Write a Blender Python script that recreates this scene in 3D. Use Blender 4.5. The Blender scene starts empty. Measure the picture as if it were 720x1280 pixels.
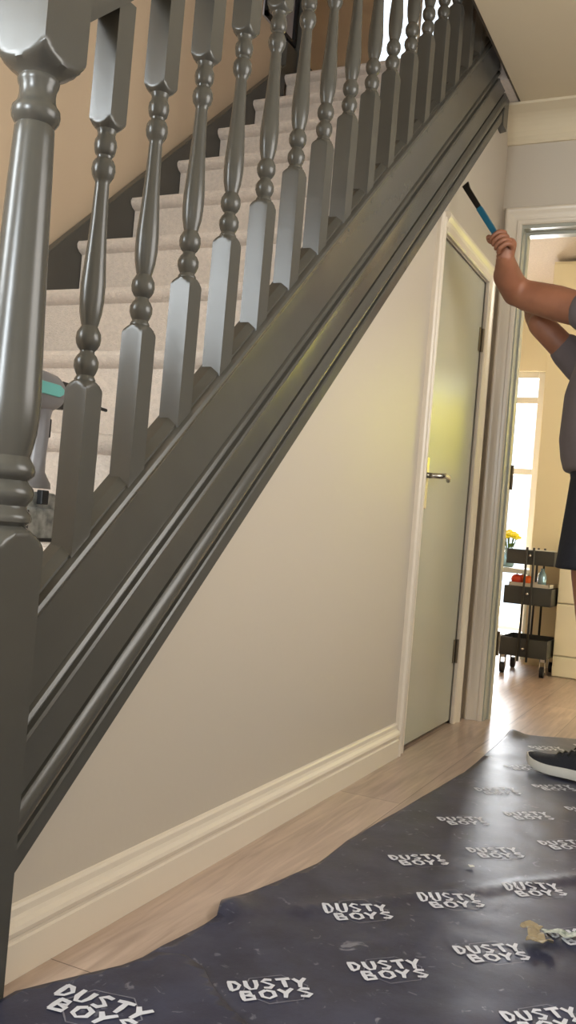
import bpy, bmesh, math, random
from mathutils import Vector, Matrix, noise
random.seed(7)
SC = bpy.context.scene
COL = SC.collection
PI = math.pi
R = math.radians

# ------------------------------------------------------------------ materials
def lin(c):
    return tuple(((v/255)/12.92 if v/255 <= .04045 else ((v/255+.055)/1.055)**2.4) for v in c)

def mat(name, rgb, rough=.5, metal=0., var=0., vscale=8., bump=0., bscale=40., spec=.5, coat=0., rgb2=None, trans=0., sheen=0., emit=None, es=0.):
    m = bpy.data.materials.new(name); m.use_nodes = True
    nt = m.node_tree; b = nt.nodes['Principled BSDF']
    c = lin(rgb)
    b.inputs['Base Color'].default_value = (*c, 1)
    b.inputs['Roughness'].default_value = rough
    b.inputs['Metallic'].default_value = metal
    b.inputs['Specular IOR Level'].default_value = spec
    b.inputs['Coat Weight'].default_value = coat
    b.inputs['Transmission Weight'].default_value = trans
    b.inputs['Sheen Weight'].default_value = sheen
    if emit:
        b.inputs['Emission Color'].default_value = (*lin(emit), 1); b.inputs['Emission Strength'].default_value = es
    tc = nt.nodes.new('ShaderNodeTexCoord')
    if var > 0 or rgb2:
        n = nt.nodes.new('ShaderNodeTexNoise'); n.inputs['Scale'].default_value = vscale; n.inputs['Detail'].default_value = 6
        nt.links.new(tc.outputs['Object'], n.inputs['Vector'])
        r = nt.nodes.new('ShaderNodeValToRGB')
        c2 = lin(rgb2) if rgb2 else tuple(v*(1-var) for v in c)
        r.color_ramp.elements[0].position = .35; r.color_ramp.elements[1].position = .65
        r.color_ramp.elements[0].color = (*c2, 1); r.color_ramp.elements[1].color = (*c, 1)
        nt.links.new(n.outputs['Fac'], r.inputs['Fac']); nt.links.new(r.outputs['Color'], b.inputs['Base Color'])
    if bump > 0:
        n = nt.nodes.new('ShaderNodeTexNoise'); n.inputs['Scale'].default_value = bscale; n.inputs['Detail'].default_value = 4
        nt.links.new(tc.outputs['Object'], n.inputs['Vector'])
        bp = nt.nodes.new('ShaderNodeBump'); bp.inputs['Strength'].default_value = bump; bp.inputs['Distance'].default_value = .005
        nt.links.new(n.outputs['Fac'], bp.inputs['Height']); nt.links.new(bp.outputs['Normal'], b.inputs['Normal'])
    return m

M = {}
M['grey'] = mat('grey_satin_paint', (78, 77, 72), .27, bump=.05, bscale=30, var=.05, vscale=12)
M['wall'] = mat('cream_wall_paint', (194, 184, 169), .42, bump=.06, bscale=60)
M['upwall'] = mat('warm_beige_wall_paint', (208, 186, 158), .6, bump=.05, bscale=60)
M['ceil'] = mat('ceiling_paint', (210, 196, 168), .8, bump=.05, bscale=50)
M['white'] = mat('cream_gloss_trim_paint', (220, 209, 192), .3, bump=.04, bscale=25)
M['door'] = mat('sage_grey_door_paint', (168, 168, 156), .22, bump=.05, bscale=14)
M['carpet'] = mat('beige_carpet_pile', (214, 200, 186), .95, bump=.9, bscale=260, var=.12, vscale=90, sheen=.3)
M['kwall'] = mat('kitchen_wall_paint', (238, 230, 204), .6)
M['kunit'] = mat('cream_kitchen_unit', (230, 218, 186), .45)
M['dark'] = mat('charcoal_metal', (52, 52, 48), .45)
M['black'] = mat('black_plastic', (22, 22, 24), .45)
M['steel'] = mat('brushed_steel', (190, 186, 176), .25, 1.)
M['bronze'] = mat('aged_hinge_metal', (120, 108, 90), .35, .8)
M['skin'] = mat('tanned_skin', (152, 100, 74), .5, var=.25, vscale=9, bump=.15, bscale=60)
M['nail'] = mat('finger_nail', (205, 160, 140), .35)
M['hair'] = mat('dark_brown_hair', (48, 34, 26), .7, bump=.8, bscale=120)
M['shirt'] = mat('grey_work_shirt_cotton', (104, 95, 96), .9, bump=.3, bscale=50, var=.12, vscale=6)
M['shorts'] = mat('navy_shorts_cloth', (24, 25, 34), .85, bump=.3, bscale=60)
M['shoe'] = mat('black_knit_shoe', (30, 32, 40), .8, bump=.6, bscale=300)
M['sole'] = mat('white_foam_sole', (214, 212, 204), .55)
M['blue'] = mat('blue_grip', (28, 92, 116), .45)
M['iron'] = mat('dark_forged_steel', (60, 54, 48), .4, .7)
M['dgrey'] = mat('grey_tool_body', (128, 126, 128), .35)
M['teal'] = mat('teal_tool_trim', (120, 196, 190), .4)
M['batt'] = mat('pale_battery_case', (206, 210, 208), .3, rgb2=(120, 126, 126), vscale=45)
M['sheet'] = mat('navy_floor_film', (50, 52, 66), .34)
M['print'] = mat('white_print', (206, 208, 216), .5)
M['line'] = mat('faint_grey_print', (122, 122, 134), .5)
M['tape'] = mat('brown_tape', (160, 144, 114), .35, var=.25, vscale=60, bump=.6, bscale=90)
M['paper'] = mat('pale_backing_paper', (196, 200, 190), .5, rgb2=(120, 130, 120), vscale=120)
M['yellow'] = mat('yellow_petals', (244, 226, 20), .6)
M['leaf'] = mat('green_leaves', (74, 104, 40), .6)
M['orange'] = mat('orange_peel', (232, 104, 30), .45)
M['red'] = mat('red_peel', (206, 60, 26), .4)
M['frost'] = mat('pale_blue_vase_glass', (178, 210, 220), .15, trans=.5)
M['plasw'] = mat('white_painted_frame', (236, 234, 228), .35)
M['wood'] = mat('pale_table_top', (206, 214, 214), .5)
M['lamp'] = mat('opal_lamp_glass', (255, 236, 205), .4, emit=(255, 222, 176), es=6)
M['hedge'] = mat('yellow_green_hedge_leaves', (226, 224, 70), .7, var=.35, vscale=14, bump=1, bscale=30)
M['hall_slab'] = mat('stairwell_edge_shade_tone', (70, 62, 52), .7)  # shade of the stairwell edge put into the colour
M['pict'] = mat('pale_picture_print', (196, 190, 190), .5, rgb2=(160, 156, 160), vscale=5)

def glass_mat():
    m = bpy.data.materials.new('window_glass'); m.use_nodes = True; nt = m.node_tree
    for n in list(nt.nodes): nt.nodes.remove(n)
    o = nt.nodes.new('ShaderNodeOutputMaterial'); mx = nt.nodes.new('ShaderNodeMixShader')
    t = nt.nodes.new('ShaderNodeBsdfTransparent'); g = nt.nodes.new('ShaderNodeBsdfGlossy'); g.inputs['Roughness'].default_value = .02
    mx.inputs[0].default_value = .05; nt.links.new(t.outputs[0], mx.inputs[1]); nt.links.new(g.outputs[0], mx.inputs[2])
    nt.links.new(mx.outputs[0], o.inputs[0]); return m
M['glass'] = glass_mat()

def plank_mat():
    m = bpy.data.materials.new('pale_oak_laminate'); m.use_nodes = True; nt = m.node_tree; b = nt.nodes['Principled BSDF']
    tc = nt.nodes.new('ShaderNodeTexCoord')
    br = nt.nodes.new('ShaderNodeTexBrick'); br.offset = .37
    br.inputs['Scale'].default_value = 1; br.inputs['Brick Width'].default_value = 1.2; br.inputs['Row Height'].default_value = .19
    br.inputs['Mortar Size'].default_value = .0012; br.inputs['Mortar Smooth'].default_value = .2
    br.inputs['Color1'].default_value = (*lin((190, 170, 154)), 1); br.inputs['Color2'].default_value = (*lin((172, 152, 138)), 1)
    br.inputs['Mortar'].default_value = (*lin((110, 94, 84)), 1)
    nt.links.new(tc.outputs['Object'], br.inputs['Vector'])
    mp = nt.nodes.new('ShaderNodeMapping'); mp.inputs['Scale'].default_value = (1.6, 22, 1)
    nt.links.new(tc.outputs['Object'], mp.inputs['Vector'])
    n = nt.nodes.new('ShaderNodeTexNoise'); n.inputs['Scale'].default_value = 2.2; n.inputs['Detail'].default_value = 8; n.inputs['Distortion'].default_value = .8
    nt.links.new(mp.outputs[0], n.inputs['Vector'])
    r = nt.nodes.new('ShaderNodeValToRGB'); r.color_ramp.elements[0].position = .3; r.color_ramp.elements[1].position = .7
    r.color_ramp.elements[0].color = (.66, .62, .6, 1); r.color_ramp.elements[1].color = (1.05, 1.03, 1.02, 1)
    nt.links.new(n.outputs['Fac'], r.inputs['Fac'])
    mx = nt.nodes.new('ShaderNodeMix'); mx.data_type = 'RGBA'; mx.blend_type = 'MULTIPLY'; mx.inputs[0].default_value = 1
    nt.links.new(br.outputs['Color'], mx.inputs[6]); nt.links.new(r.outputs['Color'], mx.inputs[7])
    nt.links.new(mx.outputs[2], b.inputs['Base Color'])
    b.inputs['Roughness'].default_value = .3
    return m
M['plank'] = plank_mat()

def sheet_tex():
    m = M['sheet']; nt = m.node_tree; b = nt.nodes['Principled BSDF']; tc = nt.nodes.new('ShaderNodeTexCoord')
    n = nt.nodes.new('ShaderNodeTexNoise'); n.inputs['Scale'].default_value = 9; n.inputs['Detail'].default_value = 9; n.inputs['Roughness'].default_value = .7
    n2 = nt.nodes.new('ShaderNodeTexNoise'); n2.inputs['Scale'].default_value = 26; n2.inputs['Detail'].default_value = 5; n2.inputs['Distortion'].default_value = 1.5
    nt.links.new(tc.outputs['Object'], n.inputs['Vector']); nt.links.new(tc.outputs['Object'], n2.inputs['Vector'])
    r = nt.nodes.new('ShaderNodeValToRGB'); e = r.color_ramp.elements
    e[0].position = .4; e[0].color = (*lin((38, 41, 62)), 1); e[1].position = .62; e[1].color = (*lin((54, 58, 80)), 1)
    r2 = nt.nodes.new('ShaderNodeValToRGB'); e = r2.color_ramp.elements
    e[0].position = .645; e[0].color = (0, 0, 0, 1); e[1].position = .72; e[1].color = (.5, .5, .5, 1)
    nt.links.new(n.outputs['Fac'], r.inputs['Fac']); nt.links.new(n2.outputs['Fac'], r2.inputs['Fac'])
    mx = nt.nodes.new('ShaderNodeMix'); mx.data_type = 'RGBA'
    nt.links.new(r2.outputs['Color'], mx.inputs[0]); nt.links.new(r.outputs['Color'], mx.inputs[6]); mx.inputs[7].default_value = (*lin((150, 150, 160)), 1)
    nt.links.new(mx.outputs[2], b.inputs['Base Color'])
    bp = nt.nodes.new('ShaderNodeBump'); bp.inputs['Strength'].default_value = .25; bp.inputs['Distance'].default_value = .004
    nt.links.new(n.outputs['Fac'], bp.inputs['Height']); nt.links.new(bp.outputs['Normal'], b.inputs['Normal'])
sheet_tex()

# ------------------------------------------------------------------ helpers
def link(name, bm, m, parent=None, smooth=False, bevel=0., loc=None):
    bmesh.ops.recalc_face_normals(bm, faces=bm.faces)
    me = bpy.data.meshes.new(name); bm.to_mesh(me); bm.free()
    for mm in (m if isinstance(m, (list, tuple)) else [m]): me.materials.append(mm)
    if smooth:
        for p in me.polygons: p.use_smooth = True
    o = bpy.data.objects.new(name, me); COL.objects.link(o)
    if bevel:
        b = o.modifiers.new('bevel', 'BEVEL'); b.width = bevel; b.segments = 2; b.limit_method = 'ANGLE'; b.angle_limit = R(40)
    if parent: o.parent = parent
    if loc is not None: o.location = loc
    return o

def smooth_by_angle(o, deg=35):
    me = o.data
    for p in me.polygons: p.use_smooth = True
    bm = bmesh.new(); bm.from_mesh(me)
    for e in bm.edges:
        if len(e.link_faces) == 2 and e.calc_face_angle(0) > R(deg): e.smooth = False
    bm.to_mesh(me); bm.free()
    return o

def props(o, label=None, cat=None, group=None, kind=None):
    if label: o['label'] = label
    if cat: o['category'] = cat
    if group: o['group'] = group
    if kind: o['kind'] = kind
    return o

def empty(name, loc, label, cat, group=None, rz=0):
    o = bpy.data.objects.new(name, None); COL.objects.link(o); o.location = loc; o.rotation_euler = (0, 0, rz)
    o.empty_display_size = .1
    return props(o, label, cat, group)

def box(bm, lo, hi, mi=0):
    xs = (lo[0], hi[0]); ys = (lo[1], hi[1]); zs = (lo[2], hi[2])
    v = [bm.verts.new((xs[i], ys[j], zs[k])) for i in (0, 1) for j in (0, 1) for k in (0, 1)]
    for f in ((0, 1, 3, 2), (4, 6, 7, 5), (0, 4, 5, 1), (2, 3, 7, 6), (0, 2, 6, 4), (1, 5, 7, 3)):
        bm.faces.new([v[i] for i in f]).material_index = mi
    return v

def prism(bm, pts, d, mi=0):
    """pts: loop of 3D points, extruded by vector d"""
    d = Vector(d); a = [bm.verts.new(Vector(p)) for p in pts]; b = [bm.verts.new(Vector(p)+d) for p in pts]; n = len(a)
    bm.faces.new(a).material_index = mi; bm.faces.new(b[::-1]).material_index = mi
    for i in range(n): bm.faces.new((a[i], b[i], b[(i+1) % n], a[(i+1) % n])).material_index = mi

def sweep(bm, prof, path, N, closed=False):
    """prof: list of (across, out); path: points in a plane with normal N; mitred"""
    N = Vector(N).normalized(); P = [Vector(p) for p in path]; rings = []
    for i, p in enumerate(P):
        d0 = (P[i]-P[i-1]).normalized() if i > 0 else None
        d1 = (P[i+1]-P[i]).normalized() if i < len(P)-1 else None
        if d0 is None: d0 = d1
        if d1 is None: d1 = d0
        m0 = N.cross(d0).normalized(); m1 = N.cross(d1).normalized(); m = (m0+m1).normalized(); k = 1/max(.2, m.dot(m1))
        rings.append([bm.verts.new(p+m*a*k+N*b) for a, b in prof])
    n = len(prof)
    for i in range(len(rings)-1):
        for j in range(n): bm.faces.new((rings[i][j], rings[i][(j+1) % n], rings[i+1][(j+1) % n], rings[i+1][j]))
    bm.faces.new(rings[0]); bm.faces.new(rings[-1][::-1])

def polar(bm, rings, seg=48, sq=None, mat4=None):
    """rings: (z, r, squared?) lofts round and square sections; sq = half side"""
    vs = []
    for z, r in rings:
        row = []
        for k in range(seg):
            a = 2*PI*(k+.5)/seg + PI/4 - PI/seg
            rr = r
            if sq: rr = min(r, sq/max(abs(math.cos(a)), abs(math.sin(a))))
            p = Vector((rr*math.cos(a), rr*math.sin(a), z))
            if mat4: p = mat4 @ p
            row.append(bm.verts.new(p))
        vs.append(row)
    for i in range(len(vs)-1):
        for k in range(seg): bm.faces.new((vs[i][k], vs[i][(k+1) % seg], vs[i+1][(k+1) % seg], vs[i+1][k]))
    bm.faces.new(vs[0][::-1]); bm.faces.new(vs[-1])

def tube(bm, pts, rad, seg=12, cap=True):
    P = [Vector(p) for p in pts]; rs = rad if isinstance(rad, (list, tuple)) else [rad]*len(P)
    up = Vector((0, 0, 1)); rows = []; prev = None
    for i, p in enumerate(P):
        d = (P[min(i+1, len(P)-1)]-P[max(i-1, 0)]).normalized()
        if prev is None:
            s = d.cross(up)
            if s.length < .1: s = d.cross(Vector((0, 1, 0)))
            s.normalize()
        else:
            s = (prev-d*prev.dot(d)).normalized()
        prev = s; t = d.cross(s)
        rows.append([bm.verts.new(p+(s*math.cos(2*PI*k/seg)+t*math.sin(2*PI*k/seg))*rs[i]) for k in range(seg)])
    for i in range(len(rows)-1):
        for k in range(seg): bm.faces.new((rows[i][k], rows[i][(k+1) % seg], rows[i+1][(k+1) % seg], rows[i+1][k]))
    if cap: bm.faces.new(rows[0][::-1]); bm.faces.new(rows[-1])

def ball(bm, c, r, seg=16, sc=(1, 1, 1), rot=None):
    m = Matrix.Translation(c) @ (rot or Matrix()) @ Matrix.Diagonal((sc[0]*r, sc[1]*r, sc[2]*r, 1))
    bmesh.ops.create_uvsphere(bm, u_segments=seg, v_segments=max(6, seg//2), radius=1, matrix=m)

NB = bmesh.new

def skin(name, joints, edges, m, parent=None, sub=2, root=0):
    """joints: list of (x,y,z,r) or (x,y,z,rx,ry)"""
    me = bpy.data.meshes.new(name); me.from_pydata([j[:3] for j in joints], edges, []); me.materials.append(m)
    o = bpy.data.objects.new(name, me); COL.objects.link(o)
    s = o.modifiers.new('skin', 'SKIN'); s.use_smooth_shade = True
    for i, j in enumerate(joints):
        sv = me.skin_vertices[0].data[i]; sv.radius = (j[3], j[4] if len(j) > 4 else j[3]); sv.use_root = (i == root)
    if sub:
        q = o.modifiers.new('sub', 'SUBSURF'); q.levels = sub; q.render_levels = sub
    if parent: o.parent = parent
    return o

# ------------------------------------------------------------------ dimensions
S = .887                                   # slope of the stair
def zs(x): return .6646+S*(x-1.2)          # top line of the outer string
CE = 2.43; XE = 3.725; HY = -1.55; XF = -1.5
RISE, GOING = .21333, .2406
def xr(n): return 2.69-GOING*(9-n)
SD = Vector((1, 0, S)).normalized(); CS = SD.x      # along the slope

# ------------------------------------------------------------------ the setting
def struct(name, bm, m, **k): return props(link(name, bm, m, **k), kind='structure')

b = NB(); box(b, (XF-.1, HY-.1, -.1), (7.0, 2.0, 0)); struct('floor', b, M['plank'])
# hall ceiling with the stairwell left open
b = NB(); box(b, (XF, HY, CE), (XE+.001, -.065, CE+.13)); struct('ceiling', b, M['ceil'])
b = NB(); box(b, (XF, -.0645, CE), (.45, .9, CE+.13)); struct('ceiling_front', b, M['ceil'])
b = NB(); box(b, (3.425, -.055, CE+.005), (6.9, .95, 2.552)); struct('floor_landing', b, M['carpet'])
b = NB(); box(b, (XE+.13, -2.6, CE), (6.9, -.06, CE+.12)); struct('ceiling_kitchen', b, M['ceil'])

# partition under the stair with the cupboard door opening
DX0, DX1, DZ = 2.965, 3.565, 1.71
def zl(x): return zs(x)-.4055
b = NB()
xt = 1.2+(CE-.2582)/S-.004
prism(b, [(1.066, 0, 0), (DX0, 0, 0), (DX0, 0, zl(DX0)), (1.066, 0, zl(1.066))], (0, .05, 0))
prism(b, [(DX0, 0, DZ), (DX1, 0, DZ), (DX1, 0, zl(DX1)), (DX0, 0, zl(DX0))], (0, .05, 0))
prism(b, [(DX1, 0, 0), (XE, 0, 0), (XE, 0, CE), (xt, 0, CE), (DX1, 0, zl(DX1))], (0, .05, 0))
struct('wall_left', b, M['wall'])
# end wall with the kitchen doorway
KY0, KY1, KZ = -.085, -.865, 1.981
b = NB()
box(b, (XE, KY0, 0), (XE+.13, .9, CE)); box(b, (XE, HY, 0), (XE+.13, KY1, CE)); box(b, (XE, KY1, KZ), (XE+.13, KY0, CE))
struct('wall_back', b, M['wall'])
b = NB(); box(b, (XF, HY-.1, 0), (1.2, HY, CE)); box(b, (2.6, HY-.1, 0), (XE+.13, HY, CE)); box(b, (1.2, HY-.1, 0), (2.6, HY, .95)); box(b, (1.2, HY-.1, 2.05), (2.6, HY, CE)); struct('wall_right', b, M['wall'])
b = NB(); box(b, (XF, .9, 0), (-.85, 1.0, 5.0)); box(b, (-.85, .9, 0), (.35, 1.0, 1.28)); box(b, (-.85, .9, 2.12), (.35, 1.0, 5.0)); box(b, (.35, .9, 0), (4.45, 1.0, 5.0)); box(b, (4.45, .9, 0), (5.75, 1.0, 2.62)); box(b, (4.45, .9, 4.3), (5.75, 1.0, 5.0)); box(b, (5.75, .9, 0), (6.9, 1.0, 5.0))
struct('wall_stairwell', b, M['upwall'])
# front wall with the entrance door (glazed) and the window beside it
b = NB()
box(b, (XF-.12, HY, 0), (XF, -.75, CE)); box(b, (XF-.12, -.75, 2.1), (XF, .35, CE)); box(b, (XF-.12, .35, 0), (XF, .9, CE))
struct('wall_front', b, M['wall'])
b = NB(); box(b, (XF-.12, -.06, CE+.13), (XF, .9, 5.0)); struct('wall_upper_front', b, M['upwall'])
b = NB(); box(b, (XF, -.15, CE+.13), (3.4, -.066, 5.0)); box(b, (3.4, -1.6, CE+.13), (3.44, -.15, 5.0)); box(b, (3.4, -1.7, CE+.13), (6.9, -1.6, 5.0)); struct('wall_upper_side', b, M['upwall'])
b = NB(); box(b, (6.8, -1.6, CE+.13), (6.9, .9, 5.0)); struct('wall_upper_back', b, M['upwall'])
b = NB(); box(b, (XF-.12, -1.7, 5.0), (6.9, 1.0, 5.1)); struct('ceiling_upper', b, M['ceil'])
b = NB(); box(b, (3.425, -1.6, CE+.125), (6.8, -.056, 2.552)); struct('floor_upper', b, M['carpet'])

def window(name, axis, p, a0, a1, z0, z1, bars_a=(), bars_z=(), w=.05, t=.06, m='plasw'):
    """frame in plane axis=p between a0..a1"""
    def bx(bm, u0, u1, v0, v1, d0=-t/2, d1=t/2):
        if axis == 'x': box(bm, (p+d0, min(u0, u1), v0), (p+d1, max(u0, u1), v1))
        else: box(bm, (min(u0, u1), p+d0, v0), (max(u0, u1), p+d1, v1))
    a0, a1 = sorted((a0, a1)); b = NB()
    bx(b, a0, a0+w, z0, z1); bx(b, a1-w, a1, z0, z1); bx(b, a0+w, a1-w, z0, z0+w); bx(b, a0+w, a1-w, z1-w, z1)
    for q in bars_a: bx(b, q-w/2, q+w/2, z0+w, z1-w)
    for q in bars_z: bx(b, a0+w, a1-w, q-w/2, q+w/2)
    f = struct(name, b, M[m], bevel=.004)
    g = NB(); bx(g, a0+w*.8, a1-w*.8, z0+w*.8, z1-w*.8, -.004, .004); link('pane', g, M['glass'], f)
    return f

window('window_1', 'x', 6.62, .32, 1.5, .05, 1.92, (.9,), (1.22, 1.72), .045)
window('window_2', 'x', 6.62, -2.3, -.45, 1.15, 1.92, (-1.4,), (), .05)
window('window_3', 'y', .95, 4.45, 5.75, 2.62, 4.3, (5.1,), (), .05)
window('added_window_4', 'y', .95, -.85, .35, 1.28, 2.12, (), (), .05)  # added window out of view, put in to brighten the newel
window('added_window_5', 'y', HY-.05, 1.2, 2.6, .95, 2.05, (1.9,), (), .05)  # added window out of view, lets in light for the partition
# kitchen shell
b = NB()
box(b, (6.56, 1.5, 0), (6.68, 1.9, CE)); box(b, (6.56, -.45, 0), (6.68, .32, CE)); box(b, (6.56, -2.6, 0), (6.68, -2.3, CE))
box(b, (6.56, .32, 1.92), (6.68, 1.5, CE)); box(b, (6.56, .32, 0), (6.68, 1.5, .05)); box(b, (6.56, -2.3, 0), (6.68, -.45, 1.15)); box(b, (6.56, -2.3, 1.92), (6.68, -.45, CE))
struct('wall_kitchen_back', b, M['kwall'])
b = NB(); box(b, (XE+.13, 1.85, 0), (6.68, 1.95, CE)); struct('wall_kitchen_left', b, M['kwall'])
b = NB(); box(b, (XE+.13, -2.7, 0), (6.68, -2.6, CE)); struct('wall_kitchen_right', b, M['kwall'])
b = NB(); box(b, (XE+.13, .95, 0), (XE+.2, 1.9, CE)); box(b, (XE+.13, -2.6, 0), (XE+.2, KY1-.12, CE)); struct('wall_kitchen_front', b, M['kwall'])
b = NB(); box(b, (XE+.2, 1.001, CE), (6.68, 1.95, CE+.1)); struct('ceiling_kitchen_side', b, M['ceil'])

# hedge seen (and mirrored) through the kitchen windows
b = NB()
for i in range(60):
    ball(b, (7.9+random.uniform(-.15, .2), -3.2+i*.048+random.uniform(-.05, .05), random.uniform(.2, 1.9)), random.uniform(.22, .34), 10)
h = link('garden_hedge', b, M['hedge']); props(h, 'clipped yellow-green hedge outside the kitchen window', 'hedge')
b = NB(); box(b, (6.68, -4, -.12), (11, 4, -.02)); struct('ground_garden', b, M['ceil'])

# ------------------------------------------------------------------ trims
arch = [(0, 0), (0, .010), (.006, .014), (.016, .015), (.020, .010), (.030, .011), (.040, .014), (.052, .020), (.060, .0215), (.066, .019), (.070, .013), (.070, 0)]
# architrave of the cupboard door, its left leg cut where the stair string starts
b = NB(); sweep(b, arch, [(DX0+.0, 0, DZ+.004), (DX1+.004, 0, DZ+.004), (DX1+.004, 0, 0)], (0, -1, 0))
struct('trim_1', b, M['white'], smooth=False)
b = NB(); sweep(b, [(a, c) for a, c in arch], [(DX0-.004, 0, 0), (DX0-.004, 0, zl(DX0-.07)-.004)], (0, -1, 0))
struct('trim_2', b, M['white'])
# kitchen door architrave, lining and stop
b = NB(); sweep(b, arch, [(XE, KY0, 0), (XE, KY0, KZ), (XE, KY1, KZ), (XE, KY1, 0)], (-1, 0, 0)); struct('trim_3', b, M['white'])
b = NB()
box(b, (XE-.002, KY0-.006, 0), (XE+.132, KY0, KZ)); box(b, (XE-.002, KY1, 0), (XE+.132, KY1+.022, KZ)); box(b, (XE-.002, KY1+.022, KZ-.014), (XE+.132, KY0-.006, KZ))
box(b, (XE+.05, KY0-.014, 0), (XE+.08, KY0-.006, KZ-.014)); box(b, (XE+.05, KY1+.034, KZ-.026), (XE+.08, KY0-.014, KZ-.014))
struct('trim_4', b, M['door'])
for z in (.25, .93, 1.68):
    g = NB(); tube(g, [(XE+.126, KY0-.012, z), (XE+.126, KY0-.012, z+.1)], .006, 10); box(g, (XE+.084, KY0-.0085, z), (XE+.126, KY0-.005, z+.1))
    o = link('hinge', g, M['bronze']); o.parent = bpy.data.objects['trim_4']
# lining of cupboard opening
b = NB(); box(b, (DX1-.0, .002, 0), (DX1+.004, .05, DZ)); box(b, (DX0-.004, .002, 0), (DX0, .05, DZ)); struct('trim_5', b, M['white'])
# skirting
sk = [(0, 0), (0, .018), (.055, .018), (.058, .0145), (.063, .0145), (.067, .019), (.074, .0205), (.080, .018), (.086, .012), (.092, .009), (.102, .008), (.106, .005), (.108, 0)]
b = NB(); sweep(b, [(a, c) for a, c in sk], [(1.066, 0, 0), (DX0-.076, 0, 0)], (0, -1, 0)); struct('baseboard_left', b, M['white'])
b = NB(); sweep(b, sk, [(XE, KY1-.072, 0), (XE, HY, 0)], (-1, 0, 0)); struct('baseboard_back', b, M['white'])
b = NB(); sweep(b, sk, [(XF, HY, 0), (XE, HY, 0)][::-1], (0, 1, 0)); struct('baseboard_right', b, M['white'])
# coving
cv = [(0, 0), (0, .012), (.012, .016)]+[(.118-.1*math.cos(t*PI/16)+.0, .118-.1*math.sin(t*PI/16)) for t in range(0, 9)][::-1]
cov = [(0, 0), (.122, 0), (.122, .010), (.112, .016)]+[(.112-.094*math.sin(t*PI/16), .108-.092*math.cos(t*PI/16)) for t in range(1, 8)]+[(.014, .108), (.010, .12), (0, .12)]
def coving(name, p0, p1, N, down):
    b = NB(); N = Vector(N); rows = []
    for p in (p0, p1): rows.append([b.verts.new(Vector(p)+Vector((0, 0, -a))+N*c) for a, c in cov])
    n = len(cov)
    for j in range(n): b.faces.new((rows[0][j], rows[0][(j+1) % n], rows[1][(j+1) % n], rows[1][j]))
    b.faces.new(rows[0]); b.faces.new(rows[1][::-1]); return struct(name, b, M['ceil'])
coving('trim_6', (XE, HY, CE), (XE, 0, CE), (-1, 0, 0), 0)
coving('trim_7', (XF, HY, CE), (XE, HY, CE), (0, 1, 0), 0)
# fascia at the ceiling edge facing the stairwell, shade put into its dark colour
b = NB(); box(b, (.46, -.0645, CE+.002), (3.42, -.056, CE+.13)); struct('trim_8', b, M['hall_slab'])

# cupboard door
b = NB(); box(b, (DX0+.003, .004, .012), (DX1-.003, .039, DZ-.004)); d1 = struct('door_1', b, M['door'], bevel=.002)
for z in (.235, 1.44):
    g = NB(); tube(g, [(DX1-.001, -.003, z), (DX1-.001, -.003, z+.09)], .0055, 10); box(g, (DX1-.03, .001, z), (DX1-.003, .0045, z+.09))
    props(link('hinge', g, M['bronze'], d1), 'aged metal butt hinge')
# lever handle on its long backplate
g = NB(); box(g, (DX0+.012, -.004, .80), (DX0+.05, .005, .975)); hb = link('handle_plate', g, M['steel'], d1, bevel=.006)
g = NB(); hx = DX0+.031; hz = .912
tube(g, [(hx, .0, hz), (hx, -.03, hz), (hx+.008, -.048, hz), (hx+.04, -.054, hz+.004), (hx+.085, -.052, hz+.002), (hx+.108, -.046, hz-.008)], [.010, .009, .0095, .009, .0085, .0075], 14)
props(link('lever', g, M['steel'], hb, smooth=True), 'polished curved lever handle')
# entrance door behind the viewer
b = NB()
for a, c, e, f in ((-.75, -.64, 0, 2.1), (.24, .35, 0, 2.1), (-.64, .24, 0, .25), (-.64, .24, .95, 1.05), (-.64, .24, 1.98, 2.1)): box(b, (XF-.08, a, e), (XF-.03, c, f))
box(b, (XF-.065, -.64, .25), (XF-.045, .24, .95))
d2 = struct('door_2', b, M['plasw'], bevel=.003)
g = NB(); box(g, (XF-.06, -.64, 1.05), (XF-.052, .24, 1.98)); link('pane', g, M['glass'], d2)

# ------------------------------------------------------------------ the staircase
st = empty('staircase', (1.019, 0, 0), 'grey painted staircase with turned spindles, deep moulded string and beige carpet', 'staircase')
def part(name, b, m, smooth=0, bevel=0., parent=None, label=None):
    o = link(name, b, m, None, bevel=bevel)
    if smooth: smooth_by_angle(o, smooth)
    o.parent = parent or st
    if parent is None: o.location = -Vector(st.location)
    if label: o['label'] = label
    return o

# string: profile across = distance perpendicular to slope (down), out = towards the hall
x0, x1 = 1.064, 3.52
def strprof(bm, prof, xa, xb, ybase):
    """prof: (vertical drop below the top line, y)"""
    ra = [bm.verts.new((xa, y, zs(xa)-d)) for d, y in prof]; rb = [bm.verts.new((xb, y, zs(xb)-d)) for d, y in prof]; n = len(prof)
    for j in range(n): bm.faces.new((ra[j], ra[(j+1) % n], rb[(j+1) % n], rb[j]))
    bm.faces.new(ra); bm.faces.new(rb[::-1])
F = -.020
b = NB()
prof = [(0, .030), (0, -.020), (.004, -.028), (.012, -.030), (.020, -.028), (.028, -.022), (.034, F),
        (.158, F), (.160, F+.004), (.166, F+.004), (.170, F-.002), (.178, F-.005), (.184, F-.001), (.188, F+.004), (.194, F+.004), (.197, F-.004), (.204, F-.006), (.210, F-.004),
        (.283, F-.004), (.284, F+.006), (.291, F+.006), (.293, F-.004), (.300, F-.009), (.312, F-.0125), (.324, F-.013), (.334, F-.010), (.341, F-.003), (.343, F+.001), (.349, F+.001), (.351, F-.007), (.357, F-.009), (.363, F-.005), (.368, F), (.405, F),
        (.405, .012), (.2, .012), (.05, .012), (.045, .030)]
strprof(b, prof, x0, x1, F)
part('outer_string', b, M['grey'], 30)
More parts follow.
